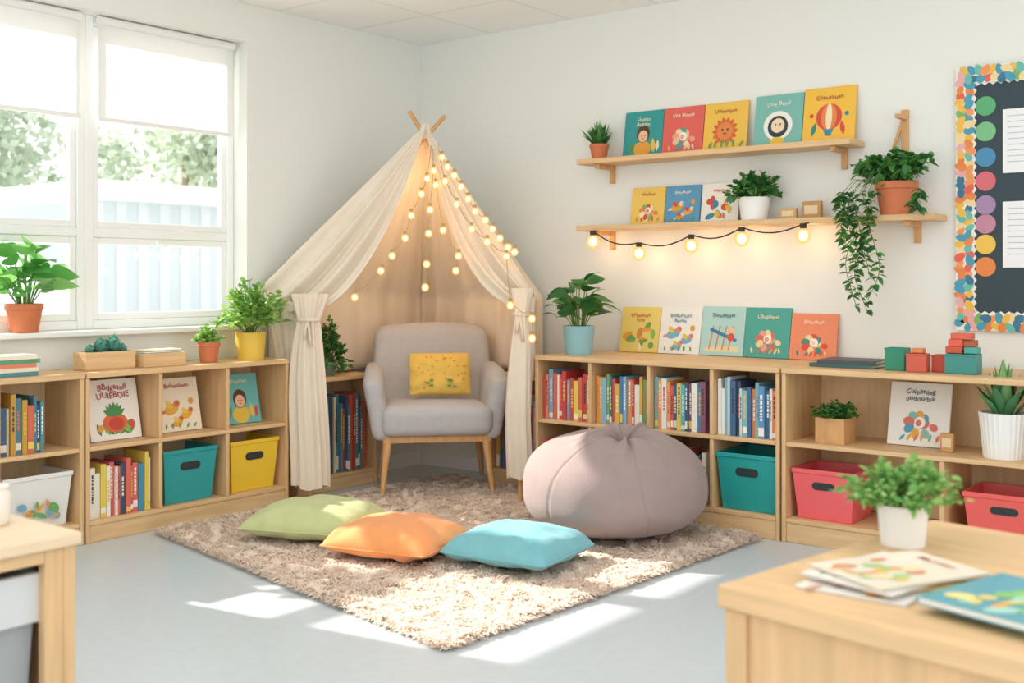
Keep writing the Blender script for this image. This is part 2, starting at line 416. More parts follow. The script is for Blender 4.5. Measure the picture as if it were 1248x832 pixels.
def picture_book(label, loc, rz, lean, w, h, cover, kind, cols, title, tcol='#D9523F', seed=0, t=.012, group=None, tz=.78, ts=.115):
    o = thing('picture_book', label, 'book', loc, rz, -lean, group=group)
    m = MB(); b = .002
    cv = M(cover, .45)
    m.box(-w/2, w/2, -t, -t+b, 0, h, cv); m.box(-w/2, w/2, -b, 0, 0, h, cv); m.box(-w/2, -w/2+b, -t+b, -b, 0, h, cv)
    m.obj('book_cover', o, bevel=.0008)
    m = MB(); m.box(-w/2+b+.0003, w/2-.004, -t+b+.0003, -b-.0003, .004, h-.004, PAPER); m.obj('page_block', o)
    m = MB(); draw(Art(m, -t, w, h), kind, cols, seed); m.obj('cover_illustration', o)
    m = MB()
    lines = title.split('|')
    for i, l in enumerate(lines):
        vs, fs = txt(l, h*ts)
        if vs:
            mw = max(v.x for v in vs)-min(v.x for v in vs); k = min(1, w*.78/max(mw, 1e-6))
            m.add([(v.x*k, -t-.0045, h*(tz-i*ts*.95)+v.y*k) for v in vs], fs, M(tcol, .6))
    m.obj('title_lettering', o)
    return o
g1 = 'picture books on the upper wall shelf'
zU = 1.886; zL = 1.511
picture_book('teal picture book facing out on a wall shelf', (1.72, -.045, zU), 0, 9, .25, .265, '#2E9A9A', 'child', ['#E8A33D', '#F0E2B8'], 'Uoauin|Anbum', '#F4EBC4', 1, group=g1)
picture_book('coral red picture book facing out on a wall shelf', (1.972, -.045, zU), 0, 9, .248, .265, '#E4655A', 'swirl', ['#F3A58A', '#F1C9A0', '#4FA39C', '#F0E2B8'], 'Vict Bumie', '#FBE9D0', 2, group=g1)
picture_book('yellow picture book with an orange lion face', (2.228, -.045, zU), 0, 9, .255, .265, '#F2C44F', 'sun', ['#D96B3A', '#E88B4A'], 'Uniouejou', '#B5602A', 3, group=g1)
picture_book('teal green picture book with a round face', (2.528, -.045, zU), 0, 9, .265, .275, '#7CBCB3', 'face', ['#2E3E46', '#E8C34A'], 'Uoe Bund', '#F8F4E4', 4, group=g1)
picture_book('golden yellow picture book with a hot-air balloon', (2.80, -.045, zU), 0, 9, .27, .285, '#F5C244', 'balloon', ['#D9523F', '#E88B4A', '#F3E6C0'], 'Giunoouan', '#B5602A', 5, group=g1)
g2 = 'picture books on the lower wall shelf'
picture_book('small yellow picture book on the lower wall shelf', (1.75, -.04, zL), 0, 9, .215, .21, '#F2CC60', 'swirl', ['#E88B4A', '#FBE9D0', '#D9523F', '#7FB46A'], 'Unedous', '#B5602A', 6, group=g2)
picture_book('small blue picture book on the lower wall shelf', (1.97, -.04, zL), 0, 9, .215, .21, '#5C9CC2', 'bird', ['#E8A33D', '#F0E2B8', '#D9523F'], 'Buindeom', '#F8F4E4', 7, group=g2)
picture_book('small white picture book with colourful splashes', (2.195, -.04, zL), 0, 9, .22, .21, '#F5F1E6', 'blob', ['#D9523F', '#3F8FA8', '#E8C34A', '#E88B4A'], 'Iudeoun', '#D9523F', 8, group=g2)
g3 = 'picture books standing on the bookcase'
for (x, w, h, c, k, cc, tt, tcx, lb) in [
    (1.70, .250, .255, '#EBD476', 'blob', ['#D98A45', '#6FA45A', '#F3E9C0', '#8CB85A', '#E8A33D'], 'Weuaousn|Vmb', '#C5623A', 'yellow green picture book with leaves on the bookcase top'),
    (1.955, .254, .258, '#EFF1EC', 'bird', ['#7BB3D0', '#E98B6A', '#E8C34A'], 'Budiuinues|Bavies', '#4C86A8', 'white picture book with blue birds on the bookcase top'),
    (2.212, .254, .265, '#AFD6D2', 'slide', ['#D98A45', '#E7D9B0', '#3D7FA8'], 'Tiuudejane', '#2F6A78', 'pale aqua picture book with a playground slide'),
    (2.468, .252, .262, '#4AA59B', 'swirl', ['#E9A08A', '#D9705A', '#F0D9A0'], 'Ubujaietu', '#F8E9C0', 'teal picture book with a coral flower'),
    (2.720, .246, .235, '#EC8E66', 'swirl', ['#F3D9A8', '#3F8F8A', '#D9523F'], 'Enaudeun', '#FBE9D0', 'orange picture book propped on the bookcase top')]:
    picture_book(lb, (x, -.05, .801), 0, 11, w, h, c, k, cc, tt, tcx, int(x*100), group=g3)
g4 = 'picture books displayed in the window bookcase'
picture_book('white picture book with vegetables standing in a cubby', (.215, -2.37, .441), 90, 12, .27, .29, '#F6F2E9', 'veg', ['#DF6A3C', '#C94A3A'], 'BBdgase\u00df|UUIEBOIE', '#B5443C', 11, group=g4, tz=.82, ts=.14)
picture_book('cream picture book with yellow birds standing in a cubby', (.2, -2.0, .441), 90, 12, .255, .27, '#F5E8D0', 'bird', ['#E9B040', '#E07A4A', '#F0C860'], 'Bulueuseeo', '#B5542E', 12, group=g4, tz=.82)
picture_book('teal picture book with a smiling child in a cubby', (.2, -1.615, .441), 90, 12, .255, .265, '#6DBDBA', 'child', ['#E8C34A', '#D9523F'], 'Biuoeden', '#F8E9C0', 13, group=g4, tz=.82)
picture_book('white picture book with red and blue animals on open shelf', (3.345, -.36, .461), 0, 14, .27, .285, '#F6F3EB', 'swirl', ['#E07A6A', '#5FA3C0', '#E9B040', '#8CC2B8'], 'Cuiebnieg|uudoudsa', '#3F5A78', 14, tz=.82)

# ---------------------------------------------------------------- plants
LQ = random.Random(77)
def leaf(mb, p, d, L, W, mat, curl=.35, n=4, fold=.15, roll=.7):
    d = Vector(d).normalized(); up = Vector((0, 0, 1))
    s = d.cross(up)
    if s.length < .1: s = Vector((1, 0, 0))
    s.normalize(); nn = s.cross(d)
    if roll:
        a = LQ.uniform(-roll, roll); s, nn = s*math.cos(a)+nn*math.sin(a), nn*math.cos(a)-s*math.sin(a)
    vs = []
    for i in range(n+1):
        t = i/n; c = Vector(p)+d*L*t-up*curl*L*t*t
        w = W*.5*math.sin(pi*min(1, (t*.93+.06))**.85)
        vs += [c-s*w+nn*w*fold, c, c+s*w+nn*w*fold]
    fs = []
    for i in range(n):
        a = i*3; fs += [(a, a+1, a+4, a+3), (a+1, a+2, a+5, a+4)]
    mb.add(vs, fs, mat)
def pot(t, r, h, mat, rim=True, rb=.72, name='pot', ribn=0):
    m = MB()
    pr = [(r*rb, 0), (r*(rb+(1-rb)*.75), h*.78)]
    if rim: pr += [(r*(rb+(1-rb)*.78), h*.78), (r*1.0, h*.79), (r*1.0, h)]
    else: pr += [(r, h)]
    pr += [(r*.9, h), (r*.86, h*.84), (.0001, h*.84)]
    m.lathe(pr, mat, 112 if ribn else 28, rib=.018 if ribn else 0, ribn=ribn); m.obj(name, t)
    m = MB(); m.lathe([(r*.86, h*.845), (.0001, h*.88)], SOIL, 20); m.obj('soil', t)
def plant(name, label, loc, kind, r, h, potmat, FW, FH, seed, mats=LEAFS, rim=True, n=90, boxpot=False, ribn=0, rb=.72, lw=1, lo=.25):
    q = random.Random(seed)
    t = thing(name, label, 'plant', loc)
    if boxpot:
        m = MB(); e = .008
        m.box(-r, r, -r, r, 0, e, potmat).box(-r, r, -r, -r+e, e, h, potmat).box(-r, r, r-e, r, e, h, potmat).box(-r, -r+e, -r+e, r-e, e, h, potmat).box(r-e, r, -r+e, r-e, e, h, potmat)
        m.obj('pot', t); m = MB(); m.box(-r+e, r-e, -r+e, r-e, h*.5, h*.88, SOIL); m.obj('soil', t)
    else: pot(t, r, h, potmat, rim, ribn=ribn, rb=rb)
    z0 = h*.86
    st = MB(); lf = MB()
    if kind == 'bushy':
        for i in range(n):
            a = q.uniform(0, 2*pi); e = q.uniform(.05, 1)**.7; rad = FW/2*math.sin(e*pi/2)*q.uniform(.6, 1); zz = z0+FH*(lo+(.95-lo)*math.cos(e*pi/2))*q.uniform(.7, 1)
            end = Vector((rad*math.cos(a), rad*math.sin(a), zz)); b = Vector((q.uniform(-.3, .3)*r, q.uniform(-.3, .3)*r, z0-.004))
            mid = b.lerp(end, .5)+Vector((0, 0, FH*.1))
            if i % 2 == 0: st.tube([b, mid, end], .0016, STEM, 4)
            for k in range(8):
                tt = q.uniform(.4, 1); p = b.lerp(mid, min(1, tt*2)) if tt < .5 else mid.lerp(end, tt*2-1)
                d = (end-b).normalized()*.5+Vector((q.gauss(0, .6), q.gauss(0, .6), q.gauss(.1, .4)))
                L = FW*.10*q.uniform(.7, 1.3)*lw; leaf(lf, p, d, L, L*.65, q.choice(mats), .2, 3)
    elif kind == 'broad':
        for i in range(n):
            a = 2.4*i+q.uniform(-.3, .3); e = (i+1)/n; rad = FW/2*(.2+.42*e); zz = z0+FH*(.92-.68*e)*q.uniform(.85, 1.05)
            b = Vector((.25*r*math.cos(a), .25*r*math.sin(a), z0-.004)); end = Vector((rad*math.cos(a), rad*math.sin(a), zz))
            mid = b.lerp(end, .5)+Vector((0, 0, FH*.12)); st.tube([b, mid, end], .003, STEM, 5, .002)
            L = FW*.33*q.uniform(.85, 1.2)*lw
            leaf(lf, end, (math.cos(a), math.sin(a), q.uniform(.1, 1.1)), L, L*.68, q.choice(mats), .45, 6, .12, 1.0)
            leaf(lf, mid, (math.cos(a+1), math.sin(a+1), q.uniform(.1, .9)), L*.8, L*.56, q.choice(mats), .4, 6, .12, 1.0)
    elif kind == 'grass':
        for i in range(n):
            a = q.uniform(0, 2*pi); e = q.uniform(.0, 1); L = FH*q.uniform(.75, 1.1)
            leaf(lf, (q.uniform(-.4, .4)*r, q.uniform(-.4, .4)*r, z0-.004), (math.cos(a)*e*.9, math.sin(a)*e*.9, 1), L, FH*.09*lw, q.choice(mats), .25*e, 5)
    elif kind == 'blade':
        for i in range(n):
            a = 2.4*i; e = i/n; L = FH*(1.05-.35*e)
            leaf(lf, (.35*r*math.cos(a)*e, .35*r*math.sin(a)*e, z0-.004), (math.cos(a)*e*.75, math.sin(a)*e*.75, 1), L, .036*lw, q.choice(mats), -.05+.2*e, 6, .5, 0)
    if st.v: st.obj('stem', t)
    if lf.v: lf.obj('foliage', t, angle=80)
    return t
plant('potted_plant', 'broad-leaved green plant in a terracotta pot on window sill', (-.02, -2.70, .958), 'broad', .085, .135, TERRA, .44, .32, 1, [M('#6CB45A', .4, trans=.35), M('#8CCB70', .4, trans=.4), M('#5AA552', .4, trans=.3)], n=26, lw=.95)
plant('potted_plant', 'small leafy plant in a terracotta pot on the bookcase', (.22, -1.84, .781), 'bushy', .058, .105, TERRA, .17, .11, 2, LIGHTG, n=50, lw=1.3)
plant('potted_plant', 'feathery bright green plant in a yellow pot', (.22, -1.57, .781), 'bushy', .082, .145, M('#EBC650', .5), .46, .33, 3, LIGHTG, rim=False, n=130, rb=.85, lw=.8)
plant('potted_plant', 'dark green leafy plant in a pot on low tent shelf', (.15, -.95, .651), 'bushy', .05, .08, M('#7A8A78', .6), .27, .30, 4, LEAFS, n=95, lw=1.2, lo=-.25)
plant('potted_plant', 'dark broad-leaved plant in a light blue pot', (1.535, -.40, .801), 'broad', .088, .155, M('#8FBFC9', .5), .38, .30, 5, LEAFS, rim=False, n=26, rb=.82)
plant('potted_plant', 'spiky grass plant in a small terracotta pot', (1.475, -.11, zU), 'grass', .056, .085, TERRA, .2, .15, 6, LEAFS, n=110, lw=1.2)
plant('potted_plant', 'leafy green plant in a white pot on a wall shelf', (2.435, -.12, zL), 'bushy', .082, .115, WHITE, .32, .16, 7, LEAFS, rim=False, n=55, rb=.8, lw=1.3)
plant('potted_plant', 'small bushy plant in a square wooden pot', (3.005, -.46, .461), 'bushy', .068, .115, WOODP, .26, .1, 8, LEAFS, n=80, boxpot=True, lw=.9)
plant('potted_plant', 'pointed aloe plant in a ribbed white pot', (3.735, -.46, .461), 'blade', .098, .19, WHITE, .3, .23, 9, [M('#5B9B5E', .4), M('#7FB974', .4), M('#4A8454', .4)], rim=False, n=22, ribn=28, rb=.8, lw=1.4)
# trailing plant
q = random.Random(5)
t = thing('trailing_plant', 'trailing ivy in a terracotta pot with hanging vines', 'plant', (3.165, -.115, zL))
pot(t, .1, .155, TERRA)
st = MB(); lf = MB()
for i in range(70):
    a = q.uniform(0, 2*pi); rad = q.uniform(.03, .2); end = Vector((rad*math.cos(a)*1.15, rad*math.sin(a)*.5-.03, .13+q.uniform(.02, .2)*(1-rad*2)))
    b = Vector((q.uniform(-.04, .04), q.uniform(-.04, .04), .135)); mid = b.lerp(end, .5)+Vector((0, 0, .06)); st.tube([b, mid, end], .0015, STEM, 4)
    for k in range(7):
        p = mid.lerp(end, q.random()); L = q.uniform(.035, .06)
        leaf(lf, p, (q.gauss(0, 1), q.gauss(-.3, .6), q.gauss(.1, .6)), L, L*.75, q.choice(LEAFS), .3, 3)
for (x, zend, sw) in ((-.2, -.16, .02), (-.16, -.36, -.03), (-.12, -.46, .04), (-.09, -.3, .02), (-.17, -.42, .03), (-.13, -.24, -.02), (-.06, -.4, -.03), (-.22, .0, .0), (.14, .02, .02)):
    pts = [Vector((x*.3, -.05, .14)), Vector((x*.75, -.1, .17)), Vector((x, -.125, .1))]
    N = 14
    for k in range(1, N+1):
        z = .1+(zend-.1)*k/N; pts.append(Vector((x+sw*math.sin(k*.5)+.2*sw*k/N, -.13-.01*math.sin(k), z)))
    st.tube(pts, .0018, STEM, 5)
    for k in range(2, len(pts)):
        for s_ in range(3):
            L = q.uniform(.028, .045); leaf(lf, pts[k]+Vector((0, 0, q.uniform(-.01, .01))), (q.choice((-1, 1))*q.uniform(.4, 1), q.uniform(-.6, .05), q.uniform(-.6, .2)), L, L*.75, q.choice(LEAFS), .3, 3)
st.obj('stem', t); lf.obj('foliage', t, angle=80)

# succulent planter box
t = thing('succulent_planter', 'light wooden planter box with blue-green succulents', 'plant', (.2, -2.42, .781), 90)
m = MB(); m.box(-.13, .13, -.055, .055, 0, .008, WOODP).box(-.13, .13, -.055, -.045, .008, .085, WOODH).box(-.13, .13, .045, .055, .008, .085, WOODH).box(-.13, -.12, -.045, .045, .008, .085, WOODH).box(.12, .13, -.045, .045, .008, .085, WOODH); m.obj('planter_box', t)
m = MB(); m.box(-.12, .12, -.045, .045, .01, .07, SOIL); m.obj('soil', t)
m = MB(); SUC = [M('#6FB5A7', .5, vary=.1), M('#87C8B8', .5, vary=.1), M('#5EA493', .5, vary=.1)]
for (x, y, k) in ((-.025, 0, 1.15), (.045, .0, 1.3), (-.08, 0, .7), (.01, .015, 1.0), (.09, -.01, .7)):
    for i in range(18):
        a = 2.4*i; e = i/18; leaf(m, (x, y, .070+.02*k*(1-e)), (math.cos(a)*(.2+.8*e), math.sin(a)*(.2+.8*e), 1.4-e), .05*k, .05*k, SUC[i % 3], -.1, 4, .4, 0)
m.obj('succulent', t, angle=80)
t = thing('wooden_tray', 'small light wooden tray holding flat papers', 'tray', (.21, -2.14, .781), 90)
m = MB(); m.box(-.12, .12, -.07, .07, 0, .01, WOODH).box(-.12, .12, -.07, -.062, .01, .065, WOODH).box(-.12, .12, .062, .07, .01, .065, WOODH).box(-.12, -.112, -.062, .062, .01, .065, WOODH).box(.112, .12, -.062, .062, .01, .065, WOODH); m.obj('tray_box', t, bevel=.002)
m = MB()
for i in range(9): m.box(-.105, .105, -.055, .055, .012+i*.008, .018+i*.008, M(['#F2E6C8', '#E8C98A', '#D9E2DC', '#F5F1E6'][i % 4], .7))
m.obj('paper_stack', t)
for i, c in enumerate(['#4F9096', '#EBE0C8', '#E0886A', '#5F9F7A', '#F1E9D2']):
    m = MB(); cv = M(c, .5); w = .26-.01*(i % 3)
    m.box(-w/2, w/2, -.09, .09, 0, .0025, cv).box(-w/2, w/2, -.09, .09, .0155, .018, cv).box(-w/2, w/2, -.09, -.0875, .0025, .0155, cv).box(-w/2+.004, w/2-.004, -.087, .086, .003, .015, PAPER)
    meta(m.obj('book'), 'hardcover book lying flat in a small stack', 'book', (.2, -2.93+.006*(i % 2), .781+i*.0185), 90+(i*37 % 7-3), group='flat stack of books')
for i, (c, w) in enumerate((('#3E6A68', .30), ('#4A5058', .27))):
    m = MB(); cv = M(c, .5)
    m.box(-w/2, w/2, -.11, .11, 0, .003, cv).box(-w/2, w/2, -.11, .11, .014, .017, cv).box(-w/2, w/2, -.11, -.1075, .003, .014, cv).box(-w/2+.004, w/2-.004, -.107, .106, .003, .014, PAPER)
    meta(m.obj('book'), 'dark green-grey book lying flat on the bookcase', 'book', (3.02+.02*i, -.33, .801+i*.0175), 4*i, group='flat books on the bookcase')

def cup(label, loc, w, d, h, col, cat='container', name='plastic_container', rz=0):
    m = MB(); mt = M(col, .35, trans=.25); e = .004
    m.box(-w/2, w/2, -d/2, d/2, 0, e, mt).box(-w/2, w/2, -d/2, -d/2+e, e, h, mt).box(-w/2, w/2, d/2-e, d/2, e, h, mt).box(-w/2, -w/2+e, -d/2+e, d/2-e, e, h, mt).box(w/2-e, w/2, -d/2+e, d/2-e, e, h, mt)
    m.box(-w/2-.002, w/2+.002, -d/2-.002, -d/2, h-.008, h, mt)
    return meta(m.obj(name, bevel=.002), label, cat, loc, rz)
cup('green square plastic storage cup on the bookcase', (3.27, -.40, .801), .088, .085, .10, '#3FA585')
cup('coral red low plastic cup on the bookcase', (3.375, -.44, .801), .085, .08, .08, '#E8735C', rz=5)
cup('coral red low plastic cup on the bookcase', (3.455, -.38, .801), .06, .08, .075, '#DB5F4C')
cup('teal plastic storage cup on the bookcase', (3.56, -.42, .801), .13, .09, .085, '#4FAAA4')
q = random.Random(4)
for (x, y, z, a, b, c_, c) in ((3.53, -.43, .888, .07, .05, .03, '#C9573F'), (3.60, -.43, .888, .055, .05, .028, '#4FAAA4'), (3.535, -.43, .9185, .06, .045, .03, '#E2644F'), (3.59, -.42, .9165, .05, .045, .03, '#B9603F'), (3.56, -.43, .949, .09, .045, .026, '#D96A52'), (3.375, -.44, .883, .05, .04, .022, '#E88A5A')):
    m = MB(); m.box(-a/2, a/2, -b/2, b/2, 0, c_, M(c, .5, vary=.08, vscale=10))
    meta(m.obj('building_block', bevel=.003), 'small painted wooden toy building block in a stack', 'toy block', (x, y, z), q.uniform(-5, 5), group='toy building blocks')
for (x, w, h, yy, zz, c) in ((2.615, .09, .055, -.1, zL, '#D9B27C'), (2.735, .10, .085, -.09, zL, '#C99A62'), (3.50, .055, .08, -.44, .461, '#D2A066')):
    o = thing('wooden_sign_block', 'small wooden decorative block standing on a shelf', 'wooden block', (x, yy, zz), 0, group='small wooden blocks')
    m = MB(); m.box(-w/2, w/2, -.015, .015, 0, h, M(c, .6, vary=.15, vscale=8)); m.obj('block_body', o, bevel=.004)
    m = MB(); m.box(-w*.35, w*.35, -.0165, -.0155, h*.25, h*.75, M('#EBD3AC', .6)); m.obj('block_inlay', o)

# ---------------------------------------------------------------- bins
def bin_(label, loc, rz, w, d, h, col, name='storage_bin', slot=True, art=None, group='plastic storage bins', rimcol=None):
    t = thing(name, label, 'storage bin', loc, rz, group=group)
    mt = M(col, .35)
    def ring(s, z): return [(sx*w/2*s, sy*d/2*s, z) for sx, sy in ((-1, -1), (1, -1), (1, 1), (-1, 1))]
    m = MB()
    vs = ring(.84, 0)+ring(.97, h-.02)+ring(1.0, h-.02)+ring(1.0, h)+ring(.95, h)+ring(.82, .006)
    fs = [(3, 2, 1, 0)]
    for k in range(5):
        for j in range(4):
            fs.append((k*4+j, k*4+(j+1) % 4, (k+1)*4+(j+1) % 4, (k+1)*4+j))
    fs.append((20, 21, 22, 23))
    m.add(vs, fs, mt); m.obj('bin_body', t, bevel=.006)
    if slot:
        m = MB(); z = h*.68; s = .84+.13*z/(h-.02); y = -d/2*s-.002; ww = w*.12; rr = h*.075
        pts = []
        for i in range(9): a = pi/2+pi*i/8; pts.append((-ww+rr*math.cos(a), z+rr*math.sin(a)))
        for i in range(9): a = -pi/2+pi*i/8; pts.append((ww+rr*math.cos(a), z+rr*math.sin(a)))
        n = len(pts)
        m.add([(p[0], y, p[1]) for p in pts]+[(p[0], y+.006, p[1]) for p in pts], [tuple(range(n))]+[(i, (i+1) % n, n+(i+1) % n, n+i) for i in range(n)], M('#2A3336', .6)); m.obj('handle_slot_shade', t)  # dark plate paints the shade of the hand hole; wall stays closed
    if rimcol:
        m = MB(); m.box(-w/2-.004, w/2+.004, -d/2-.012, -d/2-.001, h*.74, h*1.0, M(rimcol, .4)); m.obj('bin_rim', t, bevel=.004)
    if art:
        m = MB(); a = Art(m, -d/2*.96-.008, w*.75, h*.80); draw(a, 'blob', art, 3); m.obj('printed_pattern', t)
    return t
bin_('teal plastic storage bin in a lower cubby', (.17, -2.01, .101), 90, .325, .28, .265, '#2FA3A6')
bin_('yellow plastic storage bin in a lower cubby', (.17, -1.61, .101), 90, .325, .28, .265, '#F3CC3A')
bin_('white printed plastic bin in a lower cubby', (.17, -2.81, .101), 90, .33, .28, .24, '#EDECE7', slot=False, art=['#E8A33D', '#6FA45A', '#D98A6A', '#7BA6C4'])
bin_('teal plastic storage bin in a lower cubby', (1.38+cw*3.5, YF+.18, .111), 0, .32, .33, .27, '#2BA5A3')
bin_('coral pink plastic storage bin in a lower cubby', (2.985, YF+.17, .111), 0, .30, .28, .23, '#F2696E')
bin_('coral red plastic storage bin in a lower cubby', (3.76, YF+.17, .111), 0, .33, .28, .21, '#EE6660')

# ---------------------------------------------------------------- wall shelves
def wshelf(label, x0, x1, z, brs):
    t = thing('wall_shelf', label, 'shelf', ((x0+x1)/2, 0, z), group='floating wall shelves')
    w = (x1-x0)/2
    board(t, 'shelf_board', -w, w, -.2, -.001, -.03, 0, WOODH, .004)
    for bx in brs:
        m = MB(); x = bx-(x0+x1)/2
        m.box(x-.015, x+.015, -.02, -.001, -.13, -.0305, WOODP).box(x-.015, x+.015, -.17, -.02, -.055, -.0305, WOODP)
        m.obj('shelf_bracket', t, bevel=.002)
wshelf('light pine floating shelf with picture books', 1.38, 2.97, 1.885, (1.5, 2.87))
wshelf('long light pine floating shelf with books and plants', 1.375, 3.365, 1.51, (1.5, 3.23))
t = thing('wooden_plant_hook', 'light wooden triangular wall bracket above the trailing plant', 'bracket', (3.17, 0, 1.8))
m = MB(); m.box(-.016, .016, -.02, -.001, 0, .22, WOODP); m.tube([(0, -.015, .2), (-.055, -.02, .03)], .008, WOODP, 8); m.box(-.012, .012, -.12, -.02, .17, .19, WOODP); m.obj('bracket_arm', t, bevel=.002)

# ---------------------------------------------------------------- string lights
GLOBE_HALO = mix_mat('mat_bulb_globe_halo', 'em', .6, '#FFAE56', 1.8)  # amber outer shell of the bulb, also paints its warm glow halo
CORE = mix_mat('mat_bulb_core', 'em', 1.0, '#FFCF90', 8)
CORD = M('#2C2A28', .6); CORDL = M('#B89A6A', .6)
def bulb(t, p, r, cap, capmat):
    m = MB(); m.sphere((p[0], p[1], p[2]), r, GLOBE_HALO, 14, 10, 1.1); m.sphere((p[0], p[1], p[2]), r*.66, CORE, 10, 8, 1.1); m.obj('light_bulb', t)
    m = MB(); m.lathe([(r*.45, 0), (r*.5, r*cap), (.0001, r*cap)], capmat, 8, (p[0], p[1], p[2]+r*.95)); m.obj('bulb_socket', t)
def lamp(loc, e, rad=.03):
    l = bpy.data.lights.new('bulb_glow', 'POINT'); l.energy = e; l.color = (1, .64, .34); l.shadow_soft_size = rad
    o = bpy.data.objects.new('bulb_glow', l); COL.objects.link(o); o.location = loc
t = thing('string_light', 'festoon string light with round warm bulbs under the shelf', 'string lights', (1.5, -.21, 1.43))
anch = [(1.50, 1.475), (1.80, 1.405), (2.12, 1.44), (2.41, 1.47), (2.74, 1.478)]
pts = []
for i in range(4):
    for k in range(8):
        s = k/8; x = anch[i][0]+(anch[i+1][0]-anch[i][0])*s; z = anch[i][1]+(anch[i+1][1]-anch[i][1])*s-.035*math.sin(pi*s)
        pts.append((x-1.5, 0, z-1.43))
pts.append((1.24, 0, .048)); pts.append((1.27, 0, .052))
m = MB(); m.tube(pts, .004, CORD, 6); m.obj('cord', t)
for (x, z) in anch:
    bulb(t, (x-1.5, 0, z-1.43-.057), .036, .7, CORD); lamp((x, -.12, z-.07), .36)

# ---------------------------------------------------------------- tent
FAB = M('#F4E8D6', .9, .25, 180, vary=.03, trans=.10)
A = Vector((.61, -.62, 2.10)); Lp = Vector((.42, -1.32, 1.03)); Rp = Vector((1.33, -.66, 1.06))
BLp = Vector((.045, -1.35, 1.16)); BC = Vector((.045, -.05, 1.10)); BR = Vector((1.03, -.05, 1.10)); RO = Vector((1.36, -.56, 1.12))
tent = thing('play_tent', 'cream fabric play tent with tied-back curtains in room corner', 'tent', (.61, -.62, 0))
O = Vector((.61, -.62, 0))
def bez(a, c, b, t): return a*(1-t)**2+c*2*t*(1-t)+b*t*t
def folds(v, u, k, seed):
    return math.sin(2*pi*k*v+.8*u+seed)+.45*math.sin(2*pi*(k*1.9)*v+seed*2.1-.6*u)+.3*noise.noise(Vector((u*2.5, v*9, seed)))
def panel(fa, fb, nrm, k, amp, name, seed, nv=90, nu=46, sag=.05):
    m = MB(); nrm = Vector(nrm).normalized()
    def f(u, v):
        a = fa(u); b = fb(u); p = a.lerp(b, v)
        w = math.sin(pi*v)
        p = p-Vector((0, 0, sag*w*u*u*2))
        p = p+nrm*(amp*folds(v, u, k, seed)*min(1, u*1.6)*(.45+.55*w))
        return p-O
    m.grid(f, nu, nv, FAB); return m.obj(name, tent, angle=180, solid=.004)
panel(lambda u: A.lerp(BLp, u), lambda u: bez(A+Vector((.03, -.03, -.02)), Vector((.62, -1.07, 1.08)), Lp, u), (.6, -.6, .35), 3.2, .034, 'canopy_panel', .6, sag=.03)
panel(lambda u: A.lerp(RO, u), lambda u: bez(A+Vector((.03, -.03, -.02)), Vector((.97, -.76, 1.10)), Rp, u), (.5, -.7, .3), 2.4, .030, 'canopy_panel', 2.0, sag=0)
def backpanel(E0, E1, name, k, zlo=.665):
    m = MB()
    n_ = Vector((.7, -.7, 0))
    def f(u, v):
        e = E0.lerp(E1, v)
        if u < .7: p = (A-Vector((0, 0, .03))).lerp(e, u/.7)
        else: p = Vector((e.x, e.y, e.z+(zlo-e.z)*(u-.7)/.3))
        return p+n_*(.014*folds(v, u, k, k)*min(1, u*1.5)+.02*u)-O
    m.grid(f, 40, 60, FAB); m.obj(name, tent, angle=180, solid=.004)
backpanel(BLp+Vector((0, .05, -.03)), BC, 'back_panel', 5); backpanel(BC, BR, 'back_panel', 4); backpanel(BR, RO+Vector((-.03, .02, -.02)), 'back_panel', 3)
def drape(t0, t1, b0, b1, name, k, seed):
    m = MB()
    def f(u, v):
        uu = u**.75
        top = t0.lerp(t1, v); bot = b0.lerp(b1, v)
        p = Vector((top.x+(bot.x-top.x)*uu, top.y+(bot.y-top.y)*uu, top.z+(bot.z-top.z)*u))
        return p+Vector((.5, -.5, 0)).normalized()*(.016*folds(v, u, k, seed)*min(1, .4+u))-O
    m.grid(f, 40, 50, FAB); m.obj(name, tent, angle=180, solid=.004)
drape(BLp, Lp+Vector((-.01, .02, .0)), Vector((.33, -1.37, .10)), Vector((.42, -1.34, .10)), 'side_drape', 3, 1.0)
drape(RO, Rp, Vector((1.365, -.625, .16)), Vector((1.34, -.66, .16)), 'side_drape', 1.5, 2.0)
def curtain(top, zt, zb, wtop, wtie, wbot, nf, seed):
    m = MB(); ax = Vector((.8, .6, 0)); ay = Vector((.6, -.8, 0))
    ztop = top.z+.14
    def f(u, v):
        z = ztop+(zb-ztop)*u; a = 2*pi*v
        if z > zt: s = (z-zt)/(ztop-zt); w = wtie+(wtop-wtie)*s
        else:
            s = min(1.0, max(0.0, (zt-z)/(zt-zb))); w = wtie+(wbot-wtie)*(1-(1-s)**3.5)
        rf = 1+.14*math.sin(nf*a+seed)+.11*math.sin((nf+4)*a+seed*2+1.5*u)
        p = Vector((top.x, top.y, z))+ax*(w/2*rf*math.cos(a))+ay*(max(.03, w*.3)*rf*math.sin(a))
        p += ax*(.010*math.sin(z*5+seed)); p.z += (.012*math.sin(3*a) if u > .98 else 0)
        return p-O
    m.grid(f, 60, 96, FAB); m.obj('curtain', tent, angle=180)
    m = MB(); pts = [Vector((top.x, top.y, zt))+ax*(.010*math.sin(zt*5+seed)+wtie*.58*math.cos(2*pi*i/16))+ay*(wtie*.40*math.sin(2*pi*i/16))-O for i in range(17)]
    m.tube(pts, .011, FAB, 8)
    b = Vector((top.x, top.y, zt))+ay*(wtie*.40)-O
    m.tube([b, b+ay*.010+ax*.01-Vector((0, 0, .07)), b+ay*.010+ax*.02-Vector((0, 0, .14))], .006, FAB, 6, .009); m.tube([b, b+ay*.010-ax*.012-Vector((0, 0, .05)), b+ay*.010-ax*.016-Vector((0, 0, .10))], .006, FAB, 6, .009)
    m.sphere(b, .015, FAB, 10, 8)
    m.obj('tie_back', tent, angle=180)
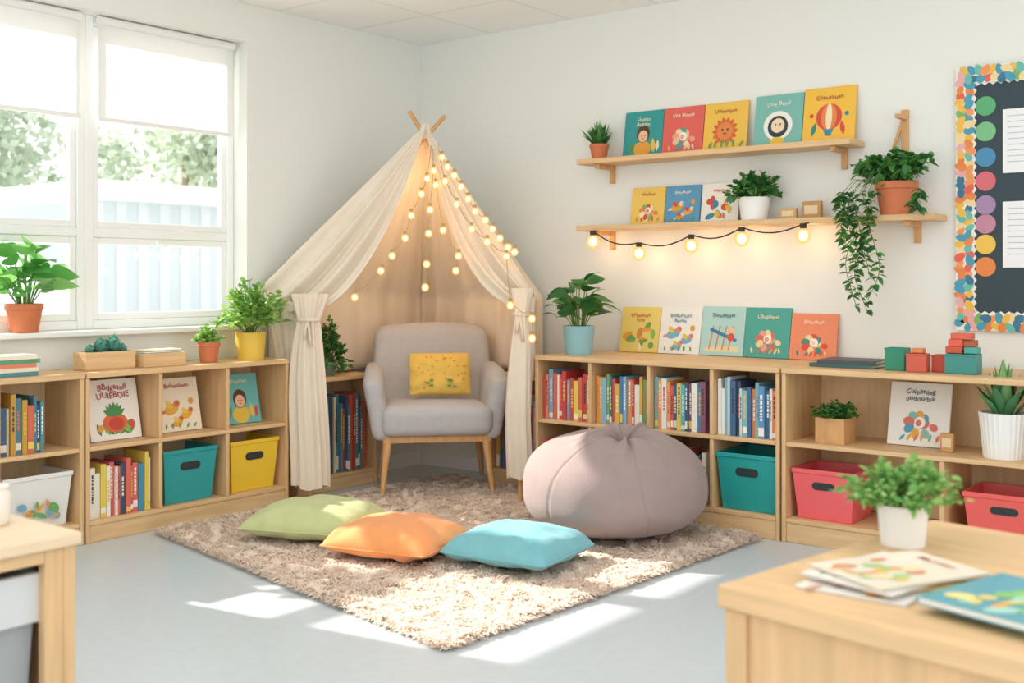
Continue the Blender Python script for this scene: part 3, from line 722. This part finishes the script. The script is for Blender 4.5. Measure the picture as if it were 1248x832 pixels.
curtain(Vector((.42, -1.335, .99)), .99, .09, .17, .10, .185, 7, 1.0)
curtain(Vector((1.335, -.665, 1.02)), 1.02, .15, .11, .065, .13, 5, 2.3)
def pole(a, b, r=.013):
    m = MB(); m.tube([a-O, b-O], r, WOODP, 10); m.obj('pole', tent)
for P, L_ in ((BLp+Vector((.05, .06, -.06)), .17), (RO+Vector((-.07, .06, -.06)), .19)):
    A2 = Vector((.61, -.62, 2.03)); d = (A2-P).normalized()
    pole(P, A2+d*L_)
pole(Vector((.42, -1.325, .0)), Vector((.42, -1.32, 1.0)), .012); pole(Vector((1.335, -.66, 0)), Vector((1.325, -.64, 1.03)), .012)
m = MB(); m.lathe([(.03, 0), (.038, .02), (.032, .06), (.024, .085)], FAB, 14, (0, 0, 2.02)); m.obj('apex_binding', tent)

def tp(s, z, off=0):
    h = (z-1.04)/1.02
    return Vector((.42+s*.91-h*.265+off*.7, -1.30+s*.68+h*.34-off*.7, z))
def strand(label, ctrl, extra=0, off=.0, r=.021):
    t = thing('fairy_lights', label, 'string lights', tuple(O+Vector((0, 0, 1.5))), group='fairy lights on the tent')
    P = [tp(s, z, off)-O-Vector((0, 0, 1.5)) for (s, z) in ctrl]
    m = MB(); pts = []
    for i in range(len(P)-1):
        for k in range(4): pts.append(P[i].lerp(P[i+1], k/4)+Vector((0, 0, .022-.02*math.sin(pi*k/4))))
    pts.append(P[-1]+Vector((0, 0, .022)))
    m.tube(pts, .0022, CORDL, 5); m.obj('cord', t)
    for p in P[1:]:
        bulb(t, p, r, .8, CORDL)
strand('warm fairy lights draped across the tent opening', [(.53, 1.95), (.516, 1.777), (.49, 1.686), (.443, 1.564), (.418, 1.436), (.359, 1.336), (.308, 1.255), (.19, 1.11)], off=.03)
strand('warm fairy lights hanging straight down inside the tent', [(.54, 1.93), (.545, 1.82), (.535, 1.595), (.531, 1.46), (.527, 1.29), (.524, 1.164)], off=.05)
strand('warm fairy lights hanging inside the tent opening', [(.54, 1.9), (.56, 1.74), (.603, 1.48), (.681, 1.336), (.67, 1.255)], off=.02)
strand('dense warm fairy lights along the tent edge', [(.56, 1.95), (.58, 1.89), (.61, 1.835), (.645, 1.785), (.68, 1.72), (.715, 1.65), (.75, 1.58), (.80, 1.53), (.835, 1.48), (.87, 1.43), (.91, 1.38), (.94, 1.355)], off=.13)
strand('warm fairy lights hanging from the tent edge', [(.57, 1.88), (.60, 1.75), (.66, 1.62), (.735, 1.48), (.81, 1.41), (.9, 1.33), (.92, 1.07), (1.02, 1.0), (1.02, .90)], off=.14)
for (s, z) in ((.5, 1.7), (.45, 1.35), (.6, 1.4), (.75, 1.5)): 
    p = tp(s, z, .0); lamp((p.x-.08, p.y+.10, p.z), 1.1, .08)

# ---------------------------------------------------------------- armchair
FC = M('#BEBEC1', .9, .35, 260, vary=.04, vscale=30, sheen=.2)
ch = thing('armchair', 'grey upholstered armchair with tapered wooden legs', 'armchair', (.68, -.62, .03), 46)
m = MB(); roundbox(m, (0, -.02, .395), (.60, .58, .17), .06, FC, 12, lambda p: Vector((p.x*(1-.05*(p.y/.29)), p.y, p.z+(.018*(1-(p.x/.3)**2)*(1-(p.y/.3)**2) if p.z > 0 else 0)))); m.obj('seat', ch, angle=180, sub=1)
def backf(p):
    t = (p.z+.3)/.6
    x = p.x*(1-.07*max(0, t-.35)**1.5)
    y = p.y+.16*t-.35*x*x*1.3
    z = p.z-.03*(abs(p.x)/.35)**3*t
    return Vector((x, y, z))
m = MB(); roundbox(m, (0, .21, .62), (.71, .13, .60), .064, FC, 14, backf); m.obj('backrest', ch, angle=180, sub=1)
for sgn in (-1, 1):
    def armf(p, sgn=sgn):
        t = (p.y+.27)/.54
        z = p.z+(.03*t if p.z > 0 else 0)-(.05*max(0, .35-t)*2 if p.z > 0 else 0)
        return Vector((p.x+sgn*(.03*(p.z/.19)-.02*t), p.y, z))
    m = MB(); roundbox(m, (sgn*.335, .0, .475), (.105, .54, .38), .05, FC, 12, armf); m.obj('armrest', ch, angle=180, sub=1)
m = MB(); m.box(-.30, .30, -.25, -.225, .275, .312, WOODP).box(-.30, .30, .225, .25, .275, .312, WOODP).box(-.30, -.275, -.225, .225, .275, .312, WOODP).box(.275, .30, -.225, .225, .275, .312, WOODP); m.obj('seat_frame', ch, bevel=.004)
for sx in (-1, 1):
    for sy in (-1, 1):
        m = MB(); m.tube([(sx*.27, sy*.225, .31), (sx*.305, sy*.275, 0)], .025, WOODP, 14, .013); m.obj('leg', ch)

# ---------------------------------------------------------------- cushions
def pxy(w, h, u, v, cc):
    rc = 1-.045*(u*u*v*v)**1.5
    return w/2*u*(1-cc*(1-v*v))*rc, h/2*v*(1-cc*(1-u*u))*rc
def pillow(mb, w, h, t, mat, seed, low=.5, n=44, cc=.03):
    vs = []; idx = {}
    def z(u, v):
        b = max(0, (1-min(1, abs(u))**3.0)*(1-min(1, abs(v))**3.0))**.55
        return b*(1+.10*noise.noise(Vector((u*1.6+seed, v*1.6, seed))))
    for side in (1, -1):
        for i in range(n+1):
            for j in range(n+1):
                u = -math.cos(pi*i/n); v = -math.cos(pi*j/n)
                edge = i in (0, n) or j in (0, n)
                if side == -1 and edge: idx[(side, i, j)] = idx[(1, i, j)]; continue
                x, y = pxy(w, h, u, v, cc)
                e = max(abs(u), abs(v))
                wr = .010*noise.noise(Vector((u*3+seed, v*3, side)))*(1-e**6)
                an = math.atan2(v, u)
                wr += .009*math.sin(8*an+4*noise.noise(Vector((u*1.5, v*1.5, seed)))+seed)*max(0, min(1, (u*u+v*v)-.3))*(1-e**8)
                wr -= .008*math.exp(-((u*.8+v*.5+.15*math.sin(3*v+seed))/.08)**2)*(1-e**2)
                zz = (t*(1-low) if side == 1 else -t*low)*z(u, v)+t*low+(0 if edge else wr*side)
                zz = max(zz, 0)
                idx[(side, i, j)] = len(vs); vs.append((x, y, zz))
    fs = []
    for side in (1, -1):
        for i in range(n):
            for j in range(n):
                f = [idx[(side, i, j)], idx[(side, i+1, j)], idx[(side, i+1, j+1)], idx[(side, i, j+1)]]
                fs.append(tuple(f if side == 1 else reversed(f)))
    mb.add(vs, fs, mat)
def floor_pillow(label, loc, rz, w, h, t, col, seed):
    o = thing('floor_cushion', label, 'cushion', loc, rz, group='floor cushions on the rug')
    CM = M(col, .9, .3, 220, vary=.04, vscale=20, sheen=.2)
    m = MB(); pillow(m, w, h, t, CM, seed, .36); m.obj('cushion_cover', o, angle=180)
    m = MB(); pts = []
    N = 20
    for (a, b) in (((-1, -1), (1, -1)), ((1, -1), (1, 1)), ((1, 1), (-1, 1)), ((-1, 1), (-1, -1))):
        for k in range(N):
            u = a[0]+(b[0]-a[0])*k/N; v = a[1]+(b[1]-a[1])*k/N
            x, y = pxy(w, h, u, v, .03); pts.append((x, y, t*.36))
    pts.append(pts[0]); m.tube(pts, .004, CM, 6); m.obj('piping', o)
floor_pillow('sage green square floor cushion lying on the rug', (1.11, -1.91, .035), 22, .55, .50, .16, '#C3CC93', 1.3)
floor_pillow('orange square floor cushion lying on the rug', (1.66, -1.94, .035), 14, .51, .47, .155, '#F3A062', 4.1)
floor_pillow('light blue square floor cushion lying on the rug', (2.15, -1.73, .035), 8, .51, .46, .15, '#76B9C5', 7.7)
cr = Matrix.Rotation(math.radians(46), 3, 'Z')
cp = Vector((.68, -.62, 0))+cr @ Vector((.03, .0, 0))
o = thing('throw_cushion', 'mustard yellow patterned cushion resting on the armchair seat', 'cushion', (cp.x, cp.y, .53), 46, 72)
m = MB(); pillow(m, .36, .25, .11, M('#E9C25E', .9, .3, 220, vary=.05, vscale=20), 2.2, .5)
for v_ in range(len(m.v)): m.v[v_] = (m.v[v_][0], m.v[v_][1]+.125, m.v[v_][2])
m.obj('cushion_cover', o, angle=180)
m = MB(); q = random.Random(3)
for i in range(40):
    u, v = q.uniform(-.8, .8), q.uniform(-.78, .78)
    zz = .055+.055*max(0, (1-abs(u)**3.0)*(1-abs(v)**3.0))**.55*1.06+.010
    x, y = .18*u*.96, .125+.125*v*.96; a = q.uniform(0, pi); s = q.uniform(.004, .008)
    mt = M(q.choice(['#C98A35', '#8E9A5A', '#D9733F', '#B5802A']), .8)
    if v < -.35 and abs(u) < .5: mt = M('#6E8A4A', .8); s = .013
    m.add([(x+s*math.cos(a+k*pi/3), y+s*math.sin(a+k*pi/3)*.6, zz) for k in range(6)], [tuple(range(6))], mt)
m.obj('printed_pattern', o)

# ---------------------------------------------------------------- bean bag
BB = M('#9F8D8B', .85, .3, 240, vary=.04, vscale=12, sheen=.2)
o = thing('bean_bag', 'large round mauve grey bean bag with gathered creased top', 'bean bag', (2.165, -1.015, .03))
pole_ax = Vector((.34, -.24, 1)).normalized()
pa = pole_ax.cross(Vector((0, 0, 1))).normalized(); pb = pole_ax.cross(pa)
Rb, Ht, Hb2 = .425, .290, .190
def bagpt(psi, th):
    n_ = pole_ax*math.cos(psi)+pa*math.sin(psi)*math.cos(th)+pb*math.sin(psi)*math.sin(th)
    hz = Ht if n_.z > 0 else Hb2
    hxy = math.hypot(n_.x, n_.y)
    e = 2.35
    k = ((hxy/Rb)**e+(abs(n_.z)/hz)**e)**(-1/e)
    g = noise.noise(Vector((math.cos(th)*1.5, math.sin(th)*1.5, 2)))
    f1 = math.sin(7*th+4.5*g+.8*psi)+.55*math.sin(12*th+6*g+1)
    w = math.exp(-((psi-.30)/.30)**2) if psi > .30 else 1*min(1, psi/.12)
    disp = .013*f1*w
    disp -= .060*math.exp(-(psi/.20)**2)
    disp += .012*math.exp(-((psi-.45)/.2)**2)
    disp += .022*noise.noise(n_*1.3+Vector((3, 1, 0)))+.004*noise.noise(n_*3.0+Vector((0, 4, 0)))
    disp += .005*math.sin(n_.z*16+3*g)*math.exp(-((n_.z+.35)/.3)**2)*max(0, noise.noise(n_*1.6+Vector((7, 0, 2)))+.3)
    for s in range(6):
        dt = (th-s*pi/3-.45+.12*math.sin(psi*2+s)+pi) % (2*pi)-pi
        disp -= .006*math.exp(-(dt*math.sin(psi)/.012)**2)*(1 if psi > .3 else psi/.3)
    p = n_*(k+disp)
    p.z = max(0, p.z+Hb2)
    return p
m = MB(); NU, NV = 130, 300; vs = []; fs = []
for i in range(NU+1):
    psi = 1e-3+(pi-2e-3)*(i/NU)
    for j in range(NV): vs.append(bagpt(psi, 2*pi*j/NV))
for i in range(NU):
    for j in range(NV):
        k = (j+1) % NV; fs.append((i*NV+j, i*NV+k, (i+1)*NV+k, (i+1)*NV+j))
m.add(vs, fs, BB); m.obj('bean_bag_cover', o, angle=180)
m = MB(); cpt = bagpt(.001, 0); m.sphere(cpt, .024, BB, 14, 8, .6); m.obj('top_button', o)

# ---------------------------------------------------------------- rug
RUG = M('#F7EADD', .95, .3, 120, vary=.06, vscale=22)
q = random.Random(11)
C = [Vector((.42, -2.27)), Vector((2.60, -2.69)), Vector((2.70, -.64)), Vector((.50, -.28))]
def rp(u, v): return C[0]*(1-u)*(1-v)+C[1]*u*(1-v)+C[2]*u*v+C[3]*(1-u)*v
m = MB(); n = 190
def cl(x, y): return .014*noise.noise(Vector((x*14, y*14, 0)))+.005*noise.noise(Vector((x*40, y*40, 3)))
def rf(u, v):
    p = rp(u, v); e = min(u, v, 1-u, 1-v); h = .024+cl(p.x, p.y)
    return (p.x, p.y, .003 if e <= 0 else h)
m.grid(rf, n, n, RUG)
rug = m.obj('shag_rug'); meta(rug, 'large fluffy cream-pink shag rug on the floor', 'rug')
m = MB(); vs = []; fs = []
for i in range(130000):
    u, v = q.random(), q.random()
    edge = i % 7 == 0
    if edge:
        if q.random() < .5: u = q.choice((0, 1))
        else: v = q.choice((0, 1))
    p = rp(u, v); w = q.uniform(.0022, .005)
    b = 2*pi*noise.noise(Vector((p.x*7, p.y*7, 8)))*2+q.uniform(-.8, .8); L = q.uniform(.018, .042)
    z0 = .020+cl(p.x, p.y); h = q.uniform(.005, .016)
    if edge: z0 = q.uniform(.002, .012); L = q.uniform(.012, .05); h = q.uniform(.005, .02); b = q.uniform(0, 2*pi)
    cx, cy = math.cos(b)*L, math.sin(b)*L; wx, wy = -math.sin(b)*w, math.cos(b)*w
    k = len(vs)
    vs += [(p.x-wx, p.y-wy, z0), (p.x+wx, p.y+wy, z0), (p.x+cx*.5+wx*.9, p.y+cy*.5+wy*.9, z0+h), (p.x+cx*.5-wx*.9, p.y+cy*.5-wy*.9, z0+h), (p.x+cx, p.y+cy, z0+h*.7)]
    fs += [(k, k+1, k+2, k+3), (k+3, k+2, k+4)]
m.add(vs, fs, M('#FAECDF', .95, vary=.06, vscale=22, trans=.35)); pl = m.obj('rug_pile', rug, angle=180); pl['kind'] = 'stuff'

# ---------------------------------------------------------------- pinboard
t = thing('bulletin_board', 'dark bulletin board with colourful leaf border', 'bulletin board', (3.41, 0, .97))
W_, H_ = 1.45, 1.22; bw = .08
m = MB(); m.box(.01, W_-.01, -.012, -.0002, .01, H_-.01, M('#3A4A52', .8, .1, 200)); m.obj('board_panel', t)
m = MB(); bm = M('#F5F1E8', .7)
m.box(0, bw, -.022, -.0125, 0, H_, bm).box(W_-bw, W_, -.022, -.0125, 0, H_, bm).box(bw, W_-bw, -.022, -.0125, 0, bw, bm).box(bw, W_-bw, -.022, -.0125, H_-bw, H_, bm)
q = random.Random(8)
bc = ['#E8655A', '#EFBE50', '#4F9FB8', '#7FB46A', '#F09C60', '#3F7A9A', '#EBB0B0', '#6DBFB0', '#E88B4A', '#F0D9A0']
def leafshape(x, z, r, col, y, rot):
    n = 14; pts = []
    for i in range(n):
        a = 2*pi*i/n; px = r*math.cos(a); pz = r*.66*math.sin(a)*(1-.25*math.cos(a))
        pts.append((x+px*math.cos(rot)-pz*math.sin(rot), y, z+px*math.sin(rot)+pz*math.cos(rot)))
    m.add(pts, [tuple(range(n))], M(col, .7))
def strip(x0, z0, x1, z1, side):
    L = math.hypot(x1-x0, z1-z0); ux, uz = (x1-x0)/L, (z1-z0)/L
    k = int(L/.030)
    for i in range(k+1):
        for r_ in range(2):
            o_ = (.019 if r_ else -.018)+q.uniform(-.004, .004); s = (i+.5*r_)*L/k
            if s > L: continue
            leafshape(x0+ux*s+uz*o_, z0+uz*s-ux*o_, q.uniform(.023, .029), q.choice(bc), -.0225-.00015*((i*2+r_) % 7), q.uniform(0, 3))
    zg = M('#F5F1E8', .7)
    for i in range(int(L/.035)):
        s = (i+.5)*.035; px, pz = x0+ux*s+side[0]*(bw/2-.001), z0+uz*s+side[1]*(bw/2-.001)
        m.add([(px-ux*.0175, -.0140, pz-uz*.0175), (px+ux*.0175, -.0140, pz+uz*.0175), (px+side[0]*.012, -.0140, pz+side[1]*.012)], [(0, 1, 2)], zg)
strip(bw/2, bw/2, bw/2, H_-bw/2, (1, 0)); strip(W_-bw/2, bw/2, W_-bw/2, H_-bw/2, (-1, 0)); strip(bw/2, bw/2, W_-bw/2, bw/2, (0, 1)); strip(bw/2, H_-bw/2, W_-bw/2, H_-bw/2, (0, -1))
m.obj('leaf_border', t)
for z, c in zip((2.003, 1.886, 1.768, 1.658, 1.548, 1.461, 1.367, 1.264), ('#5FB07A', '#7CC08A', '#4F8FB8', '#D9707A', '#A88AB0', '#C58AA0', '#EFC557', '#E88B4A')):
    m = MB(); r = .045; xx = .13
    pts = [(xx+r*math.cos(2*pi*i/24), r*math.sin(2*pi*i/24)+z-.97) for i in range(24)]
    m.add([(p[0], -.0155, p[1]) for p in pts]+[(p[0], -.0125, p[1]) for p in pts], [tuple(range(24))]+[(i, (i+1) % 24, 24+(i+1) % 24, 24+i) for i in range(24)], M(c, .7)); m.obj('paper_circle', t)
for (x0, z0, x1, z1) in ((.205, .72, .40, 1.01), (.205, .29, .40, .59), (.46, .72, .7, 1.01), (.46, .29, .7, .59)):
    m = MB(); m.box(x0, x1, -.0145, -.0125, z0, z1, M('#F2F3F5', .8))
    for k in range(9): m.box(x0+.02, x0+.02+(x1-x0-.04)*q.uniform(.5, 1), -.015, -.0145, z1-.03-.026*k-.003, z1-.03-.026*k, M('#B5BCC4', .8))
    m.obj('paper_sheet', t)

# ---------------------------------------------------------------- foreground right table
rzT = -9
t = thing('wooden_table', 'light wooden table cabinet with a thick top', 'table', (4.0, -3.49, 0), rzT)
board(t, 'tabletop', 0, 1.3, 0, .86, .575, .62, WOODH, .006)
board(t, 'front_panel', .02, 1.28, .02, .045, .03, .5745, WOODV); board(t, 'side_panel', .02, .045, .0455, .82, .0, .5745, WOODV); board(t, 'side_panel', 1.255, 1.28, .0455, .82, .0, .5745, WOODV); board(t, 'back_panel', .0455, 1.2545, .8, .82, .0, .5745, WOODV)
board(t, 'corner_post', .012, .06, .01, .0195, .0, .5745, WOODV)
plant('potted_plant', 'small bushy green plant in a white pot on wooden table', (4.17, -2.95, .621), 'bushy', .055, .09, WHITE, .31, .12, 12, [M('#8FC36A', .5, trans=.3), M('#6FAA58', .5, trans=.3), M('#ABD482', .5, trans=.35)], rim=False, n=120, rb=.85, lw=.75)
def flatbook(label, loc, rz, w, h, th, col, kind, cols, seed, title, name='magazine', group=None, tcol='#C5523F'):
    o = thing(name, label, 'book', loc, rz, group=group)
    m = MB(); cv = M(col, .25); m.box(-w/2, w/2, -h/2, h/2, 0, .0012, cv).box(-w/2, w/2, -h/2, h/2, th-.0012, th, cv).box(-w/2, -w/2+.0012, -h/2, h/2, .0012, th-.0012, cv); m.obj('book_cover', o)
    m = MB(); m.box(-w/2+.002, w/2-.003, -h/2+.003, h/2-.003, .0014, th-.0014, PAPER); m.obj('page_block', o)
    m = MB(); a = Art(m, 0, w, h); draw(a, kind, cols, seed)
    for i in range(len(m.v)): x, y, z = m.v[i]; m.v[i] = (x, z-h/2, th-y*.4)
    m.obj('cover_illustration', o)
    m = MB(); vs, fs = txt(title, h*.1)
    mw = max(v.x for v in vs)-min(v.x for v in vs); k = min(1, w*.8/mw)
    m.add([(v.x*k, h*.33+v.y*k, th+.0016) for v in vs], fs, M(tcol, .6)); m.obj('title_lettering', o)
gm = 'stack of magazines on the table'
flatbook('white magazine at the bottom of a loose stack', (4.235, -3.29, .621), 0, .21, .27, .005, '#F1EFE8', 'blob', ['#E8A33D', '#6FA45A', '#D98A6A'], 1, 'Uniedo', group=gm)
flatbook('yellow edged magazine in a loose stack', (4.285, -3.235, .628), -44, .20, .27, .005, '#EFD98A', 'bird', ['#E9B040', '#E07A4A', '#F0C860'], 2, 'Buiden', group=gm)
flatbook('white magazine fanned out in a loose stack', (4.25, -3.27, .635), -14, .20, .27, .005, '#F4F1EA', 'bird', ['#E9B040', '#E07A4A', '#F0C860'], 6, 'Noued', group=gm)
flatbook('cream picture magazine with orange drawings on the stack', (4.268, -3.26, .642), -28, .20, .27, .005, '#F3E9D6', 'blob', ['#EBB070', '#E9C25A', '#F0D9B0', '#D98A6A', '#B5C98A'], 3, 'Muoedin', group=gm)
gm = 'colourful picture books on the table'
flatbook('yellow picture book under another book on the table', (4.515, -3.27, .621), -26, .22, .27, .012, '#EFD56A', 'blob', ['#3F8FA8', '#6FB0C8', '#5B9A4A', '#E07A4A'], 5, 'Iuedon', 'picture_book', group=gm, tcol='#3F7A9A')
flatbook('blue-green picture book with bright drawings on the table', (4.505, -3.34, .637), -16, .22, .27, .012, '#5FA9B8', 'blob', ['#E9D568', '#F0E08A', '#8CC86A', '#A8D8C8', '#E9A83D'], 4, 'Bundie', 'picture_book', group=gm, tcol='#F8F0D0')

# ---------------------------------------------------------------- foreground left desk
t = thing('low_cabinet', 'light wooden low cabinet with pale top and open compartment', 'cabinet', (2.62, -5.09, 0), 90)
board(t, 'cabinet_top', 0, 1.10, -.012, .55, .59, .62, M('#EED6B4', .4, vary=.06, vscale=3, stretch=(1.2, 9, 14)), .005)
board(t, 'side_panel', 1.06, 1.09, 0, .54, 0, .5895, WOODV); board(t, 'side_panel', .01, .04, 0, .54, 0, .5895, WOODV)
board(t, 'face_frame', 1.015, 1.0595, 0, .03, 0, .5895, WOODV); board(t, 'top_rail', .0405, 1.0145, 0, .03, .56, .5895, WOODH); board(t, 'back_panel', .0405, 1.0595, .52, .54, 0, .5895, WOODV); board(t, 'shelf', .0405, 1.0595, .031, .5195, .08, .1, WOODH)
bin_('grey plastic storage box with a lighter rim', (2.40, -4.235, .101), 90, .34, .36, .435, '#A9AEB0', group=None, rimcol='#D6D9D9', slot=False)
t = thing('ceramic_jar', 'small plain cream ceramic jar on the cabinet', 'jar', (2.40, -4.085, .621))
m = MB(); m.lathe([(.033, 0), (.040, .01), (.043, .07), (.036, .085)], M('#F0EAE0', .4), 24); m.obj('jar_body', t)
m = MB(); m.lathe([(.038, .0855), (.038, .093), (.012, .098), (.012, .106), (.0001, .108)], M('#F0EAE0', .4), 24); m.obj('jar_lid', t)

# ---------------------------------------------------------------- lights / world / camera
sun = bpy.data.lights.new('sun', 'SUN'); sun.energy = 9; sun.angle = math.radians(1.0); sun.color = (1, .93, .83)
so = bpy.data.objects.new('sun', sun); COL.objects.link(so)
so.rotation_euler = Vector((1, .17, -.685)).to_track_quat('-Z', 'Y').to_euler(); so.location = (-5, -3, 6)
al = bpy.data.lights.new('added_fill_light', 'AREA'); al.shape = 'RECTANGLE'; al.size = 4; al.size_y = 4; al.energy = 36; al.color = (1, .97, .92)  # added fill, brightens floor and rug; no such lamp in the room
ao = bpy.data.objects.new('added_fill_light', al); COL.objects.link(ao); ao.location = (3.2, -3.2, 2.70)
wd = bpy.data.worlds.new('World'); scene.world = wd; wd.use_nodes = True
bg = wd.node_tree.nodes['Background']; bg.inputs['Color'].default_value = (.985, .985, .985, 1); bg.inputs['Strength'].default_value = 1.62
cam = bpy.data.cameras.new('camera'); co = bpy.data.objects.new('camera', cam); COL.objects.link(co)
co.location = (5.02, -5.42, 1.2); co.rotation_euler = (math.radians(90), 0, math.radians(38.17))
cam.sensor_width = 36; cam.lens = 39.49; cam.shift_y = -.0593; cam.clip_start = .05
cam.dof.use_dof = True; cam.dof.focus_distance = 5.6; cam.dof.aperture_fstop = 2.8
scene.camera = co
scene.view_settings.view_transform = 'Standard'
